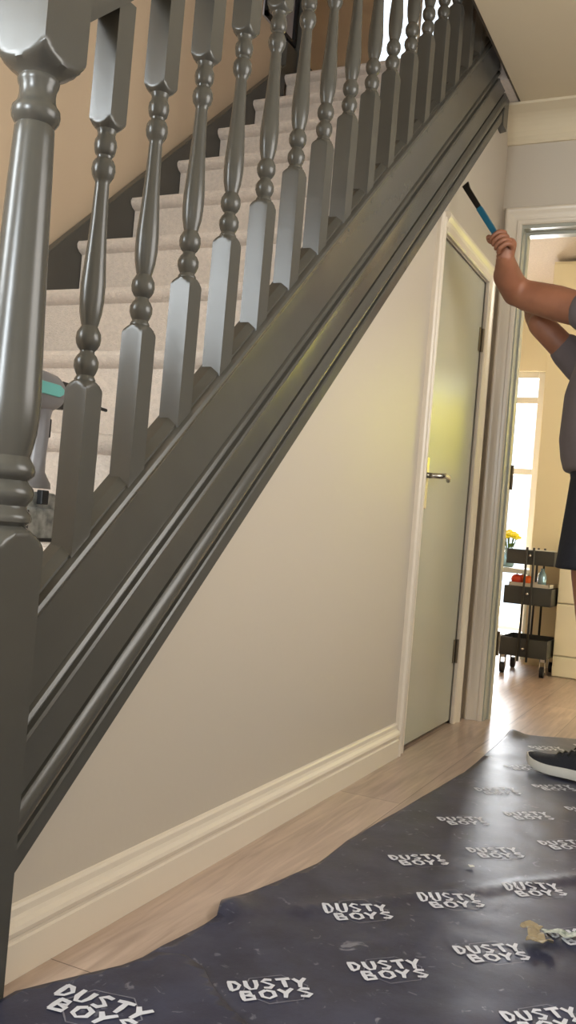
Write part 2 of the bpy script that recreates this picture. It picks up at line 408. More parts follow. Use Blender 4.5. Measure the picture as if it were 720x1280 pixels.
# top infill between the spindles (raised sloping fillet on the carpet side)
b = NB(); strprof(b, [(-.018, .024), (-.018, -.0), (-.006, -.016), (0.004, -.016), (.004, .024)], x0, 3.42, 0)
part('base_rail', b, M['grey'])

# newel post
def square(z0, z1, up=True, s=.045, rmin=.036, cap0=True):
    """rings of a square block with lathe rounded ends"""
    R0 = s*1.4143; out = []
    n = 7
    def arc(t): return R0-(R0-rmin)*(1-math.cos(t*PI/2))
    if cap0:
        for i in range(n+1):
            t = 1-i/n; out.append((z0+s*.95*(1-math.sin(t*PI/2)) if False else z0+s*.75*(1-t)**1.0*(1), rmin+(R0-rmin)*math.sin((1-t)*PI/2)))
    else: out.append((z0, R0+.001))
    top = []
    for i in range(n+1):
        t = i/n; top.append((z1-s*.75*(1-t), rmin+(R0-rmin)*math.cos(t*PI/2)))
    return out+[(out[-1][0]+.001, R0+.001), (top[0][0]-.001, R0+.001)]+(top if up else [(z1, R0+.001)])
prof = [(0, .07)]
prof = square(0, .674, True, .045, .036, False)
prof += [(.680, .0435), (.685, .0445), (.691, .0425), (.697, .037), (.702, .0355), (.706, .038), (.712, .043), (.719, .0445), (.727, .043), (.734, .037), (.738, .0345), (.742, .0385), (.746, .0425), (.752, .0435), (.760, .0415), (.766, .0375),
         (.772, .0345), (.785, .0375), (.805, .041), (.83, .0428), (.855, .0425), (.90, .0405), (.95, .0385), (1.0, .0365), (1.08, .0335), (1.16, .031), (1.22, .0287), (1.236, .028), (1.240, .0265), (1.244, .030), (1.250, .0335), (1.257, .0345), (1.264, .0335), (1.270, .0285),
         (1.277, .0262), (1.284, .0255), (1.293, .026), (1.299, .0285), (1.304, .0295), (1.308, .028)]
prof += square(1.311, 1.70, False, .045, .030, True)
b = NB(); polar(b, prof, 64, .045, Matrix.Translation((1.019, 0, 0)))
nw = part('newel_post', b, M['grey'], 38, label='thick turned newel post at the foot of the stair')
b = NB(); box(b, (.962, -.057, 1.70), (1.076, .057, 1.718)); prism(b, [(.968, -.051, 1.718), (1.07, -.051, 1.718), (1.07, .051, 1.718), (.968, .051, 1.718)], (0, 0, .004)); ball(b, (1.019, 0, 1.745), .036, 24)
c_ = part('newel_cap', b, M['grey'], 40, .004)
# upper newel with its pendant foot below the ceiling
b = NB()
prof = [(2.30, .020), (2.312, .0635*.72), (2.33, .0635), (3.75, .0635)]
polar(b, prof, 48, .034, Matrix.Translation((3.565, 0.012, 0)))
part('upper_newel_post', b, M['grey'], 38)

# turned spindles
BT = [(0, .0165), (.006, .0135), (.012, .0165), (.020, .0192), (.029, .0192), (.037, .0155), (.041, .0118), (.045, .0112), (.049, .0150), (.056, .0186), (.064, .0198), (.073, .0188), (.080, .0150), (.084, .0128),
      (.090, .0142), (.105, .0175), (.125, .0192), (.150, .0193), (.18, .0172), (.215, .0148), (.25, .0130), (.29, .0116), (.306, .0112), (.311, .0112), (.316, .0140), (.322, .0172), (.331, .0188), (.340, .0178), (.346, .0150), (.349, .0118),
      (.353, .0122), (.356, .0152), (.362, .0168), (.370, .0178), (.377, .0170), (.382, .0145), (.388, .0138), (.392, .0150)]
def sqb(z0, z1, s, r, top): 
    R0 = s*1.4143; n = 5; rings = []
    if top:  # rounded end at the top
        rings = [(z0, R0+.001), (z1-s*.8, R0+.001)]+[(z1-s*.8*(1-i/n), r+(R0-r)*math.cos(i/n*PI/2)) for i in range(1, n+1)]
    else:
        rings = [(z0+s*.8*(i/n), r+(R0-r)*math.sin(i/n*PI/2)) for i in range(0, n)]+[(z0+s*.8, R0+.001), (z1, R0+.001)]
    return rings
prof = sqb(-.285, 0, .0205, .0165, True)+[(a+.002, c) for a, c in BT]+sqb(.396, .60, .0205, .0155, False)
b = NB(); polar(b, prof, 40, .0205)
sp0 = link('spindle', b, M['grey']); smooth_by_angle(sp0, 36)
for i in range(17):
    x = 1.18+.133*i
    o = sp0 if i == 0 else sp0.copy()
    if i: COL.objects.link(o)
    o.parent = st; o.location = Vector((x, 0, zs(x)+.259))-Vector(st.location)

# handrail
b = NB()
hp = [(-.0, .030), (0, -.030), (-.012, -.033), (-.030, -.033), (-.048, -.026), (-.062, -.012), (-.066, 0), (-.062, .012), (-.048, .026), (-.030, .033), (-.012, .033)]
xa, xb = 1.062, 3.522
ra = [b.verts.new((xa, y, zs(xa)+.858-d*1.2)) for d, y in hp]; rb = [b.verts.new((xb, y, zs(xb)+.858-d*1.2)) for d, y in hp]
for j in range(len(hp)): b.faces.new((ra[j], ra[(j+1) % len(hp)], rb[(j+1) % len(hp)], rb[j]))
b.faces.new(ra); b.faces.new(rb[::-1]); part('handrail', b, M['grey'], 50)

# carpeted steps
for n in range(1, 13):
    x, z = xr(n), RISE*n
    ya = .013 if n > 2 else (.013 if n == 2 else .013)
    x2 = x+GOING+.012 if n < 12 else x+.03
    zb = z-RISE if n > 1 else 0.0
    b = NB()
    pr = [(x, zb+.0), (x, z-.040), (x-.014, z-.034), (x-.024, z-.024), (x-.026, z-.014), (x-.020, z-.004), (x-.008, z), (x2-.012, z), (x2-.012, z-.03), (x+.02, z-.03), (x+.02, zb)]
    prism(b, [(p[0], ya, p[1]) for p in pr], (0, .865-ya, 0))
    part('carpeted_step', b, M['carpet'], 40)
# string against the far wall
b = NB()
def zn(x): return 1.92+S*(x-2.69)
pts = [(.76, zn(.76)+.055), (.76, 0), (.95, 0), (3.40, zn(3.40)-.42), (3.40, zn(3.40)+.055)]
prism(b, [(p[0], .867, p[1]) for p in pts], (0, .032, 0)); part('wall_string', b, M['grey'], 0, .004)
b = NB(); box(b, (3.402, .872, 2.553), (4.3, .899, 2.70)); struct('baseboard_landing', b, M['grey'])
b = NB(); box(b, (3.50, .855, 2.553), (3.56, .899, 3.5)); o = struct('trim_9', b, M['grey'], bevel=.006)

# framed picture on the stairwell wall
pf = empty('picture_frame', (3.3, .89, 2.72), 'dark framed picture on the beige wall at the top of the stairs', 'picture')
b = NB()
sweep(b, [(0, 0), (0, .02), (.016, .02), (.016, 0)], [(-.08, 0, 0), (.19, 0, 0), (.19, 0, .42), (-.08, 0, .42), (-.08, 0, 0)], (0, -1, 0)); o = link('frame', b, M['black'], pf, loc=(0, .009, .0))
b = NB(); box(b, (-.083, 0, -.003), (.193, .006, .423)); link('print', b, M['pict'], pf, loc=(0, .002, 0))

# ------------------------------------------------------------------ cordless drill on the third step
dr = empty('cordless_drill', (1.33, .22, .641), 'grey and teal cordless drill standing on the carpeted step behind the newel', 'drill', rz=R(4))
b = NB()
tube(b, [(-.105, 0, .272), (-.10, 0, .272), (-.07, 0, .272), (.0, 0, .272), (.03, 0, .272), (.042, 0, .272)], [.02, .031, .036, .037, .035, .03], 24)
body = link('motor_housing', b, M['dgrey'], dr); smooth_by_angle(body, 40)
b = NB(); box(b, (-.07, -.0395, .262), (.012, -.030, .284)); prism(b, [(.012, -.0395, .262), (.024, -.0395, .268), (.024, -.0395, .278), (.012, -.0395, .284)], (0, .01, 0)); link('trim_strip', b, M['teal'], body, bevel=.002)['label'] = 'teal strip on the housing'
b = NB(); tube(b, [(.040, 0, .272), (.05, 0, .272), (.075, 0, .272), (.085, 0, .272), (.10, 0, .272)], [.030, .0265, .0255, .020, .010], 20)
for k in range(10):
    a = k*PI/5; box(b, (.05, .024*math.cos(a)-.002, .272+.024*math.sin(a)-.002), (.078, .0245*math.cos(a)+.003, .272+.0245*math.sin(a)+.003))
ch = link('chuck', b, M['black'], dr)
b = NB(); tube(b, [(.09, 0, .272), (.225, 0, .268)], .0035, 8); link('drill_bit', b, M['black'], ch)
b = NB()
rows = [(.245, .010, .030, .018), (.225, .012, .021, .0165), (.19, .014, .0185, .0155), (.15, .012, .018, .015), (.125, .010, .021, .016), (.115, .006, .034, .02), (.105, -.002, .048, .028), (.095, -.003, .050, .03)]
vs = []
for z, cx, rx, ry in rows: vs.append([b.verts.new((cx+rx*math.cos(t*PI/10), ry*math.sin(t*PI/10), z)) for t in range(20)])
for i in range(len(vs)-1):
    for k in range(20): b.faces.new((vs[i][k], vs[i][(k+1) % 20], vs[i+1][(k+1) % 20], vs[i+1][k]))
b.faces.new(vs[0]); b.faces.new(vs[-1][::-1])
hd = link('grip', b, M['dgrey'], dr); smooth_by_angle(hd, 40)
b = NB(); box(b, (.028, -.006, .19), (.040, .006, .225)); link('trigger', b, M['black'], hd, bevel=.002)
b = NB(); box(b, (-.048, -.032, .0), (.045, .032, .060)); box(b, (-.052, -.026, .055), (.048, .026, .088)); bt = link('battery', b, M['batt'], dr, bevel=.005)
b = NB(); box(b, (-.052, -.035, .0), (-.042, -.029, .055)); box(b, (.036, -.035, .0), (.047, -.029, .055)); box(b, (-.052, -.035, -.0005), (.047, -.030, .006)); link('battery_guard', b, M['black'], bt, bevel=.001)
b = NB(); box(b, (-.012, -.037, .066), (.008, -.024, .092)); link('battery_latch', b, M['black'], bt, bevel=.002)

b = NB(); tube(b, [(0, 0, 0), (.03, 0, 0), (.034, 0, .001), (.036, 0, .001)], [.0025, .0025, .0055, .0055], 8)
o = link('screw', b, M['iron']); o.location = (1.333, .012, 1.008); props(o, 'dark screw head poking from the side of a spindle', 'screw')

# ------------------------------------------------------------------ floor sheets with print
LET = {
 'D': [[(.1, 1), (.06, 0)], [(.0, .98), (.45, .9), (.72, .55), (.5, .15), (.02, .0)]],
 'U': [[(.05, 1), (.02, .4), (.2, .02), (.55, .05), (.72, .45), (.75, 1)]],
 'S': [[(.75, .92), (.35, 1), (.05, .78), (.4, .55), (.68, .3), (.4, .02), (.0, .1)]],
 'T': [[(-.1, .95), (.9, 1.02)], [(.42, .98), (.36, 0)]],
 'Y': [[(.0, 1), (.35, .5)], [(.85, 1.03), (.35, .5), (.2, -.05)]],
 'B': [[(.08, 1), (.05, 0)], [(.0, 1), (.55, .92), (.6, .65), (.1, .55), (.7, .42), (.68, .1), (.0, 0)]],
 'O': [[(.4, 1), (.05, .75), (.05, .25), (.4, 0), (.78, .25), (.78, .75), (.4, 1)]]}
def hsheet(x, y):
    v = .0035+.0025*noise.noise(Vector((x*4.5, y*4.5, 3.1)))
    v += .0022*abs(noise.noise(Vector((x*11+4, y*9, 7.7))))
    v += .020*math.exp(-(((x-1.52)/.05)**2+((y+.158)/.025)**2))            # crinkled bump at the edge
    v += .018*math.exp(-(((x-3.55)/.05)**2+((y+.245)/.03)**2))             # lifted corner by the doorway
    d = (x-2.05)*.62+(y+.62)*.78
    if .0 < x-1.6 < 1.3: v += .006*math.exp(-(d/.012)**2)                   # fold line
    return v
def hnear(x, y):
    return .0085+.003*noise.noise(Vector((x*5, y*5, 9.3)))+.002*abs(noise.noise(Vector((x*12, y*12, 1))))
def ribbon(bm, pts, w, hf, mi, lift):
    P = []
    for i in range(len(pts)-1):
        a, c = Vector(pts[i]), Vector(pts[i+1]); n = max(1, int((c-a).length/.012))
        for k in range(n): P.append(a.lerp(c, k/n))
    P.append(Vector(pts[-1])); L = []; Rr = []
    for i, p in enumerate(P):
        d = P[min(i+1, len(P)-1)]-P[max(i-1, 0)]
        if d.length < 1e-7: d = Vector((1, 0))
        d.normalize(); n = Vector((-d.y, d.x))*w/2*(1+.25*math.sin(i*1.7))
        for s, arr in ((1, L), (-1, Rr)):
            q = p+n*s; arr.append(bm.verts.new((q.x, q.y, hf(p.x, p.y)+lift)))
    for i in range(len(P)-1): bm.faces.new((L[i], L[i+1], Rr[i+1], Rr[i])).material_index = mi
def inside(p, poly):
    c = False; j = len(poly)-1
    for i in range(len(poly)):
        if (poly[i][1] > p[1]) != (poly[j][1] > p[1]) and p[0] < (poly[j][0]-poly[i][0])*(p[1]-poly[i][1])/(poly[j][1]-poly[i][1])+poly[i][0]: c = not c
        j = i
    return c
def logo(bm, c, ang, W, hf, poly):
    """hand-brushed two line print: word one above word two, thin hexagon outline round it"""
    ex = Vector((math.cos(ang), math.sin(ang))); ey = Vector((-ex.y, ex.x)); c = Vector(c)
    if not all(inside(c+ex*a+ey*g, poly) for a in (-W/2, W/2) for g in (-W*.27, W*.27)): return
    def put(word, ox, oy, lw, lh, w):
        x = ox
        for ch in word:
            for stroke in LET[ch]:
                ribbon(bm, [c+ex*((x+u*lw))+ey*(oy+v*lh) for u, v in stroke], w, hf, 1, .0015)
            x += lw*1.13
    put('DUSTY', -W*.5, W*.02, W*.18, W*.21, W*.05)
    put('BOYS', -W*.40, -W*.22, W*.205, W*.20, W*.05)
    hx = [c+ex*(W*.42*math.cos(R(60*k+8))+W*.04)+ey*(W*.36*math.sin(R(60*k+8))) for k in range(7)]
    ribbon(bm, hx, W*.014, hf, 2, .0011)
def sheet(name, poly, hf, label, logos):
    bm = NB(); vs = [bm.verts.new((x, y, 0)) for x, y in poly]; bm.faces.new(vs)
    xs = [p[0] for p in poly]; ys = [p[1] for p in poly]; g = .02
    x = min(xs)+g
    while x < max(xs):
        bmesh.ops.bisect_plane(bm, geom=bm.verts[:]+bm.edges[:]+bm.faces[:], plane_co=(x, 0, 0), plane_no=(1, 0, 0)); x += g
    y = min(ys)+g
    while y < max(ys):
        bmesh.ops.bisect_plane(bm, geom=bm.verts[:]+bm.edges[:]+bm.faces[:], plane_co=(0, y, 0), plane_no=(0, 1, 0)); y += g
    for v in bm.verts: v.co.z = hf(v.co.x, v.co.y)
    for f in bm.faces: f.smooth = True
    r = bmesh.ops.extrude_face_region(bm, geom=bm.faces[:])
    for v in [e for e in r['geom'] if isinstance(e, bmesh.types.BMVert)]: v.co.z -= .0012
    bmesh.ops.recalc_face_normals(bm, faces=bm.faces)
    for c, a, W in logos: logo(bm, c, a, W, hf, poly)
    me = bpy.data.meshes.new(name); bm.to_mesh(me); bm.free()
    for m in (M['sheet'], M['print'], M['line']): me.materials.append(m)
    o = bpy.data.objects.new(name, me); COL.objects.link(o); return props(o, label, 'floor protection sheet')
main = [(1.12, -.36), (1.15, -.20), (1.24, -.134), (1.33, -.139), (1.42, -.152), (1.47, -.162), (1.50, -.150), (1.54, -.132), (1.60, -.145), (1.72, -.172), (1.854, -.195), (2.02, -.19), (2.4, -.215), (2.845, -.245), (3.06, -.241), (3.30, -.236), (3.50, -.231), (3.57, -.240), (3.60, -.31), (3.665, -.456), (3.69, -.60), (3.60, -1.40), (1.1, -1.42)]
lg = []
for i in range(-9, 12):
    for j in range(-4, 14):
        c = (1.477+.168*i+.18*j, -.482-.130*i+.122*j)
        if math.hypot(c[0]-2.98, c[1]+.55) > .0: lg.append((c, math.atan2(-.76, .65), .128))
sheet('dust_sheet', main, hsheet, 'large dark printed floor protection sheet reaching back to the kitchen doorway', lg)
near = [(.45, -.06), (1.08, -.052), (1.15, -.085), (1.232, -.129), (1.30, -.15), (1.318, -.19), (1.300, -.235), (1.257, -.277), (1.22, -.325), (1.195, -.37), (1.17, -.46), (1.15, -.7), (1.16, -1.0), (1.13, -1.36), (.45, -1.34)]
ln = [((1.105+dx, -.178+dy), R(-87), .15) for dx, dy in ((0, 0), (-.17, -.10), (-.02, -.27), (-.17, -.37), (-.02, -.52), (-.34, -.05), (-.36, -.3), (-.02, -.78), (-.2, -.65))]
sheet('dust_sheet', near, hnear, 'end of a second dark printed sheet lapping over the first at the newel foot', ln)

# crumpled tape scrap and torn backing strip on the sheet
def crumple(name, outline, loc, rz, m, label, amp=.008):
    bm = NB(); vs = [bm.verts.new((x, y, 0)) for x, y in outline]; bm.faces.new(vs); bmesh.ops.triangulate(bm, faces=bm.faces[:])
    bmesh.ops.subdivide_edges(bm, edges=bm.edges[:], cuts=3, use_grid_fill=True)
    for v in bm.verts: v.co.z = .004+amp*abs(noise.noise(Vector((v.co.x*38, v.co.y*38, 2.2))))+amp*.5*abs(v.co.x*25 % 1-.5)
    o = link(name, bm, m, loc=loc); o.rotation_euler = (0, 0, rz)
    s = o.modifiers.new('solid', 'SOLIDIFY'); s.thickness = .0012; return props(o, label, 'scrap')
crumple('tape_scrap', [(-.040, -.016), (-.040, .014), (-.030, .022), (-.020, .012), (.016, .014), (.024, .026), (.040, .020), (.042, -.016), (.028, -.024), (.012, -.016), (-.018, -.013), (-.026, -.022)], (1.742, -.664, .008), R(205), M['tape'], 'crumpled brown tape scrap lying on the dark printed sheet', .016)
crumple('paper_strip', [(-.03, .012), (.0, .02), (.04, .014), (.09, .018), (.088, -.01), (.05, -.004), (.02, -.012), (-.028, -.008)], (1.775, -.700, .007), R(-72), M['paper'], 'torn pale printed strip curling up beside the brown tape scrap', .014)
crumple('paint_flake', [(-.008, .004), (.006, .007), (.009, -.004), (-.005, -.006)], (2.03, -.475, .005), .4, M['sole'], 'small white flake lying on the middle of the printed sheet', .004)

# ------------------------------------------------------------------ person at the far end of the stair
pe = empty('person', (3.1, -.56, 0), 'person in grey shirt and dark shorts reaching up under the stairs with both arms', 'person')
PL = Vector(pe.location)
def sk_(name, J, E, m, parent=None, sub=2, root=0):
    return skin(name, [tuple(Vector(j[:3])-PL)+tuple(j[3:]) for j in J], E, m, parent or pe, sub, root)
SHL = (3.03, -.505, 1.445); SHR = (3.30, -.50, 1.265)
ELL = (3.11, -.222, 1.548); WRL = (2.955, -.213, 1.620)
ELR = (3.205, -.292, 1.460); WRR = (3.36, -.225, 1.56)
def blob(name, parts, m, voxel=.009, it=8):
    """parts: chains of (x,y,z,rx,ry): elliptical rings (rx along world x) lofted into one closed skin, merged into a single surface"""
    b = NB()
    for kind, ch in parts:
        if kind == 'loft':
            rows = []
            for x, y, z, rx, ry, tilt in ch:
                rows.append([b.verts.new((x+rx*math.cos(k*PI/16), y+ry*math.sin(k*PI/16), z-tilt*rx*math.cos(k*PI/16))) for k in range(32)])
            for a_ in range(len(rows)-1):
                for k in range(32): b.faces.new((rows[a_][k], rows[a_][(k+1) % 32], rows[a_+1][(k+1) % 32], rows[a_+1][k]))
            b.faces.new(rows[0][::-1]); b.faces.new(rows[-1])
        else:
            P = [Vector(c[:3]) for c in ch]; tube(b, P, [c[3] for c in ch], 20)
            for c in ch: ball(b, Vector(c[:3]), c[3]*.99, 20)
    for v in b.verts: v.co -= PL
    o = link(name, b, m, pe)
    r_ = o.modifiers.new('remesh', 'REMESH'); r_.mode = 'VOXEL'; r_.voxel_size = voxel; r_.use_smooth_shade = True
    q = o.modifiers.new('smooth', 'SMOOTH'); q.factor = .5; q.iterations = it
    return o
def lp(a, c, t): return tuple(a[i]+(c[i]-a[i])*t for i in range(3))
EM = lp(SHL, ELL, .5)
blob('body', [
    ('loft', [(3.16, -.58, .84, .13, .10, 0), (3.16, -.565, .95, .155, .108, 0), (3.16, -.535, 1.06, .150, .108, .05), (3.16, -.54, 1.20, .160, .110, .15), (3.16, -.555, 1.32, .150, .10, .3), (3.155, -.575, 1.41, .09, .075, .4)]),
    ('tube', [(3.155, -.575, 1.38, .058), (3.15, -.578, 1.47, .049), (3.145, -.575, 1.56, .049)]),
    ('tube', [(3.14, -.55, 1.36, .07), (*SHL, .058), (*EM, .058), (3.10, -.265, 1.530, .052), (*ELL, .049), (3.035, -.205, 1.582, .047), (2.99, -.21, 1.604, .036), (*WRL, .029)]),
    ('tube', [(3.19, -.55, 1.30, .07), (*SHR, .055), (3.25, -.40, 1.355, .048), (*ELR, .044), (3.28, -.26, 1.51, .042), (*WRR, .029)]),
    ('tube', [(3.085, -.572, .87, .088), (3.035, -.55, .64, .070), (3.032, -.562, .50, .055), (3.025, -.585, .36, .055), (3.005, -.595, .17, .036), (2.995, -.605, .085, .038)]),
    ('tube', [(3.235, -.58, .87, .088), (3.31, -.60, .66, .068), (3.33, -.62, .50, .055), (3.34, -.70, .36, .055), (3.345, -.79, .17, .036), (3.345, -.815, .085, .038)])], M['skin'])
blob('shirt', [
    ('loft', [(3.16, -.545, .955, .175, .128, 0), (3.16, -.533, 1.0, .175, .130, 0), (3.16, -.523, 1.06, .172, .129, .03), (3.16, -.528, 1.20, .178, .128, .15), (3.16, -.55, 1.32, .165, .115, .3), (3.155, -.575, 1.41, .10, .088, .4), (3.15, -.578, 1.445, .072, .07, .4)]),
    ('tube', [(3.14, -.55, 1.36, .08), (*SHL, .072), (*lp(SHL, ELL, .08), .068), (*lp(SHL, ELL, .14), .066)]),
    ('tube', [(3.19, -.55, 1.30, .08), (*SHR, .068), (*lp(SHR, ELR, .35), .064), (*lp(SHR, ELR, .58), .058)])], M['shirt'], .009, 5)
blob('shorts', [
    ('loft', [(3.16, -.59, .80, .15, .11, 0), (3.16, -.57, .90, .170, .122, 0), (3.16, -.548, .99, .168, .118, 0)]),
    ('loft', [(3.045, -.535, .645, .098, .104, 0), (3.06, -.545, .74, .102, .108, 0), (3.080, -.56, .85, .112, .116, 0), (3.10, -.562, .94, .108, .114, 0)]),
    ('loft', [(3.31, -.60, .645, .098, .104, 0), (3.28, -.60, .74, .102, .108, 0), (3.245, -.585, .85, .112, .116, 0), (3.22, -.57, .94, .108, .114, 0)])], M['shorts'], .009, 4)

# hands: palm + five fingers each
def hand(wr, palm_c, bar_a, bar_b, side, nm='hand'):
    """fist closed round the bar running from bar_a to bar_b"""
    A = Vector(bar_a); B = Vector(bar_b); ax = (B-A).normalized(); pc = Vector(palm_c); wr = Vector(wr)
    t = (pc-A).dot(ax); on = A+ax*t
    to = (pc-on).normalized(); bi = ax.cross(to).normalized()*side
    root = bpy.data.objects.new(nm, None)
    Jn = [(*(wr+(wr-pc)*.35), .030, .028), (*wr, .032, .028), (*(wr.lerp(pc, .55)), .030, .024), (*pc, .036, .020), (*(pc+ax*.018+to*-.004), .028, .017)]
    h = sk_(nm, Jn, [(0, 1), (1, 2), (2, 3), (3, 4)], M['skin'])
    rr = .021
    for k in range(4):
        off = (k-1.5)*.0185; ln_ = (0.92, 1.04, 1.0, .82)[k]; f = []
        base = on+ax*(off)
        angs = [0, 50, 105, 165, 215]
        for q, a in enumerate(angs):
            a = R(a*(.9+.1*ln_)); p = base+to*math.cos(a)*rr*1.15+bi*math.sin(a)*rr*1.25
            f.append((*p, (.0105, .0100, .0092, .0086, .0072)[q]*(.9+.1*ln_)))
        sk_('finger', f, [(i, i+1) for i in range(4)], M['skin'], None, 2).parent = pe
    f = []
    base = on+ax*.034*side*1
    for q, (a, r_) in enumerate(((-20, .012), (-75, .0115), (-130, .0105), (-175, .0088))):
        a = R(a); p = on+ax*(.030+.006*q)+to*math.cos(a)*rr*1.2+bi*math.sin(a)*rr*1.3; f.append((*p, r_))
    sk_('thumb', [(*(wr.lerp(pc, .6)), .014)]+f, [(i, i+1) for i in range(4)], M['skin'])
    return h
BAR_A = Vector((2.915, -.232, 1.615)); BAR_B = Vector((3.015, -.045, 1.885))
axis = (BAR_B-BAR_A).normalized()
HC = BAR_A+axis*.065
palmL = HC+Vector((.012, -.026, -.004)).normalized()*.030
hand(WRL, palmL, BAR_A, BAR_B, -1)
hand(WRR, Vector((3.43, -.225, 1.60)), Vector((3.45, -.29, 1.62)), Vector((3.45, -.12, 1.62)), 1)
# head
hc = Vector((3.14, -.565, 1.645))-PL
b = NB(); rt = Matrix.Rotation(R(-18), 4, 'X')
bmesh.ops.create_uvsphere(b, u_segments=32, v_segments=24, radius=1)
for v in b.verts:
    x, y, z = v.co
    w = .076*(1-.18*max(0, -z)); d = .098*(1-.12*max(0, -z)); hgt = .118
    X, Y, Z = x*w, y*d, z*hgt
    if y > 0:
        if z < -.2: Y *= 1-.10*(-z); 
        Y += .026*math.exp(-(x/.16)**2-((z+.12)/.16)**2)*1.0            # nose
        Y -= .010*(math.exp(-((abs(x)-.38)/.18)**2-((z-.10)/.12)**2))    # eye sockets
        Y += .006*math.exp(-(x/.3)**2-((z+.48)/.06)**2)+.006*math.exp(-(x/.3)**2-((z+.78)/.15)**2)
        Y += .005*math.exp(-(x/.5)**2-((z-.27)/.08)**2)
    v.co = rt @ Vector((X, Y, Z))+hc
hd = link('head', b, M['skin'], pe, smooth=True)
for s in (-1, 1):
    b = NB(); ball(b, rt @ Vector((s*.029, .081, .012))+hc, .0105, 14); link('eye', b, M['sole'], hd, smooth=True)
    b = NB(); ball(b, rt @ Vector((s*.029, .0888, .012))+hc, .0048, 10); link('pupil', b, M['black'], hd, smooth=True)
b = NB(); ball(b, rt @ Vector((0, .089, -.056))+hc, .02, 14, (1.1, .3, .28), rt); link('mouth', b, mat('lip_skin', (150, 82, 70), .45), hd, smooth=True)
for s in (-1, 1):
    b = NB(); ball(b, rt @ Vector((s*.077, -.005, -.005))+hc, .03, 14, (.28, .62, 1.0), rt); link('ear', b, M['skin'], hd, smooth=True)
b = NB(); bmesh.ops.create_uvsphere(b, u_segments=32, v_segments=20, radius=1)
for v in b.verts:
    x, y, z = v.co; k = 1.06+.03*noise.noise(Vector((x*6, y*6, z*6)))
    v.co = rt @ Vector((x*.078*k, (y*.100-.010)*k, z*.118*k+.010))+hc
bmesh.ops.delete(b, geom=[f for f in b.faces if (lambda c: (c.y > .035 and c.z < .055) or c.z < -.055 or (c.y > -.01 and c.z < .0))(rt.inverted() @ (f.calc_center_median()-hc))], context='FACES')
o = link('hair', b, M['hair'], hd, smooth=True); q = o.modifiers.new('s', 'SOLIDIFY'); q.thickness = .008

# shoes
def shoe(heel, ang, nm):
    sh = bpy.data.objects.new(nm, None); 
    L, n = .285, 15
    def half(t): return .030+.0175*math.sin(min(1, t*1.15)*PI*.5)-.010*math.exp(-((t-.42)/.16)**2)
    def w(t):
        k = half(t)
        if t < .12: k *= math.sqrt(max(.05, 1-((.12-t)/.12)**2))
        if t > .80: k *= math.sqrt(max(.02, 1-((t-.80)/.205)**2))
        return k
    rot = Matrix.Rotation(ang, 4, 'Z'); off = Vector((heel[0], heel[1], .005))-PL
    def T(p): return rot @ Vector(p)+off
    def toe(t): return .020*max(0, (t-.68)/.32)**1.8
    b = NB(); rows = []
    for i in range(n+1):
        t = i/n; ww = w(t)+.004; tt = toe(t); z0 = .006+tt; z1 = .006+.030+tt*.95-.006*max(0, t-.5)
        rows.append([b.verts.new(T((t*L, s*ww*k, z))) for s, k, z in ((-1, .9, z0), (-1, 1.0, z0+.012), (-1, .97, z1), (1, .97, z1), (1, 1.0, z0+.012), (1, .9, z0))])
    for i in range(n):
        for k in range(6): b.faces.new((rows[i][k], rows[i][(k+1) % 6], rows[i+1][(k+1) % 6], rows[i+1][k]))
    b.faces.new(rows[0]); b.faces.new(rows[-1][::-1]); so = link('sole', b, M['sole'], None, smooth=False); smooth_by_angle(so, 50)
    b = NB(); rows = []
    for i in range(n+1):
        t = i/n; ww = w(t)*.98; tt = toe(t); z0 = .030+tt
        top = .105 if t < .30 else .105-.062*((t-.30)/.62)**.85 if t < .92 else .045-.012*(t-.92)/.08
        top += tt*.9
        if t < .06: top -= .0
        row = []
        for k in range(9):
            a = PI*k/8; row.append(b.verts.new(T((t*L, -ww*math.cos(a)*(1 if t > .35 else 1-.10*math.sin(a)), z0+(top-z0)*math.sin(a)**.75))))
        rows.append(row)
    for i in range(n):
        for k in range(8): b.faces.new((rows[i][k], rows[i][k+1], rows[i+1][k+1], rows[i+1][k]))
        b.faces.new((rows[i][8], rows[i][0], rows[i+1][0], rows[i+1][8]))
    b.faces.new(rows[0]); b.faces.new(rows[-1][::-1]); up = link('shoe', b, M['shoe'], pe); smooth_by_angle(up, 60)
    so.parent = up; so['label'] = 'thick white shoe sole'
    b = NB()
    for q in range(4):
        t = .42+q*.07; z = .105-.062*((t-.30)/.62)**.85+.004; tube(b, [T((t*L, -.026, z-.012)), T((t*L+.004, 0, z)), T((t*L, .026, z-.012))], .0035, 6)
    tube(b, [T((.36*L, -.02, .098)), T((.40*L, .0, .112)), T((.43*L, .022, .096)), T((.40*L, .0, .108)), T((.37*L, .018, .094))], .003, 6)
    link('laces', b, M['black'], up, smooth=True)
    # sock ring
    b = NB(); polar(b, [(.085, .040), (.10, .043), (.125, .041), (.128, .038)], 20, None, Matrix.Translation(T((.20*L, 0, 0)))); link('sock', b, M['shorts'], up, smooth=True)
shoe((2.968, -.665), R(71), 'l'); shoe((3.34, -.86), R(82), 'r')

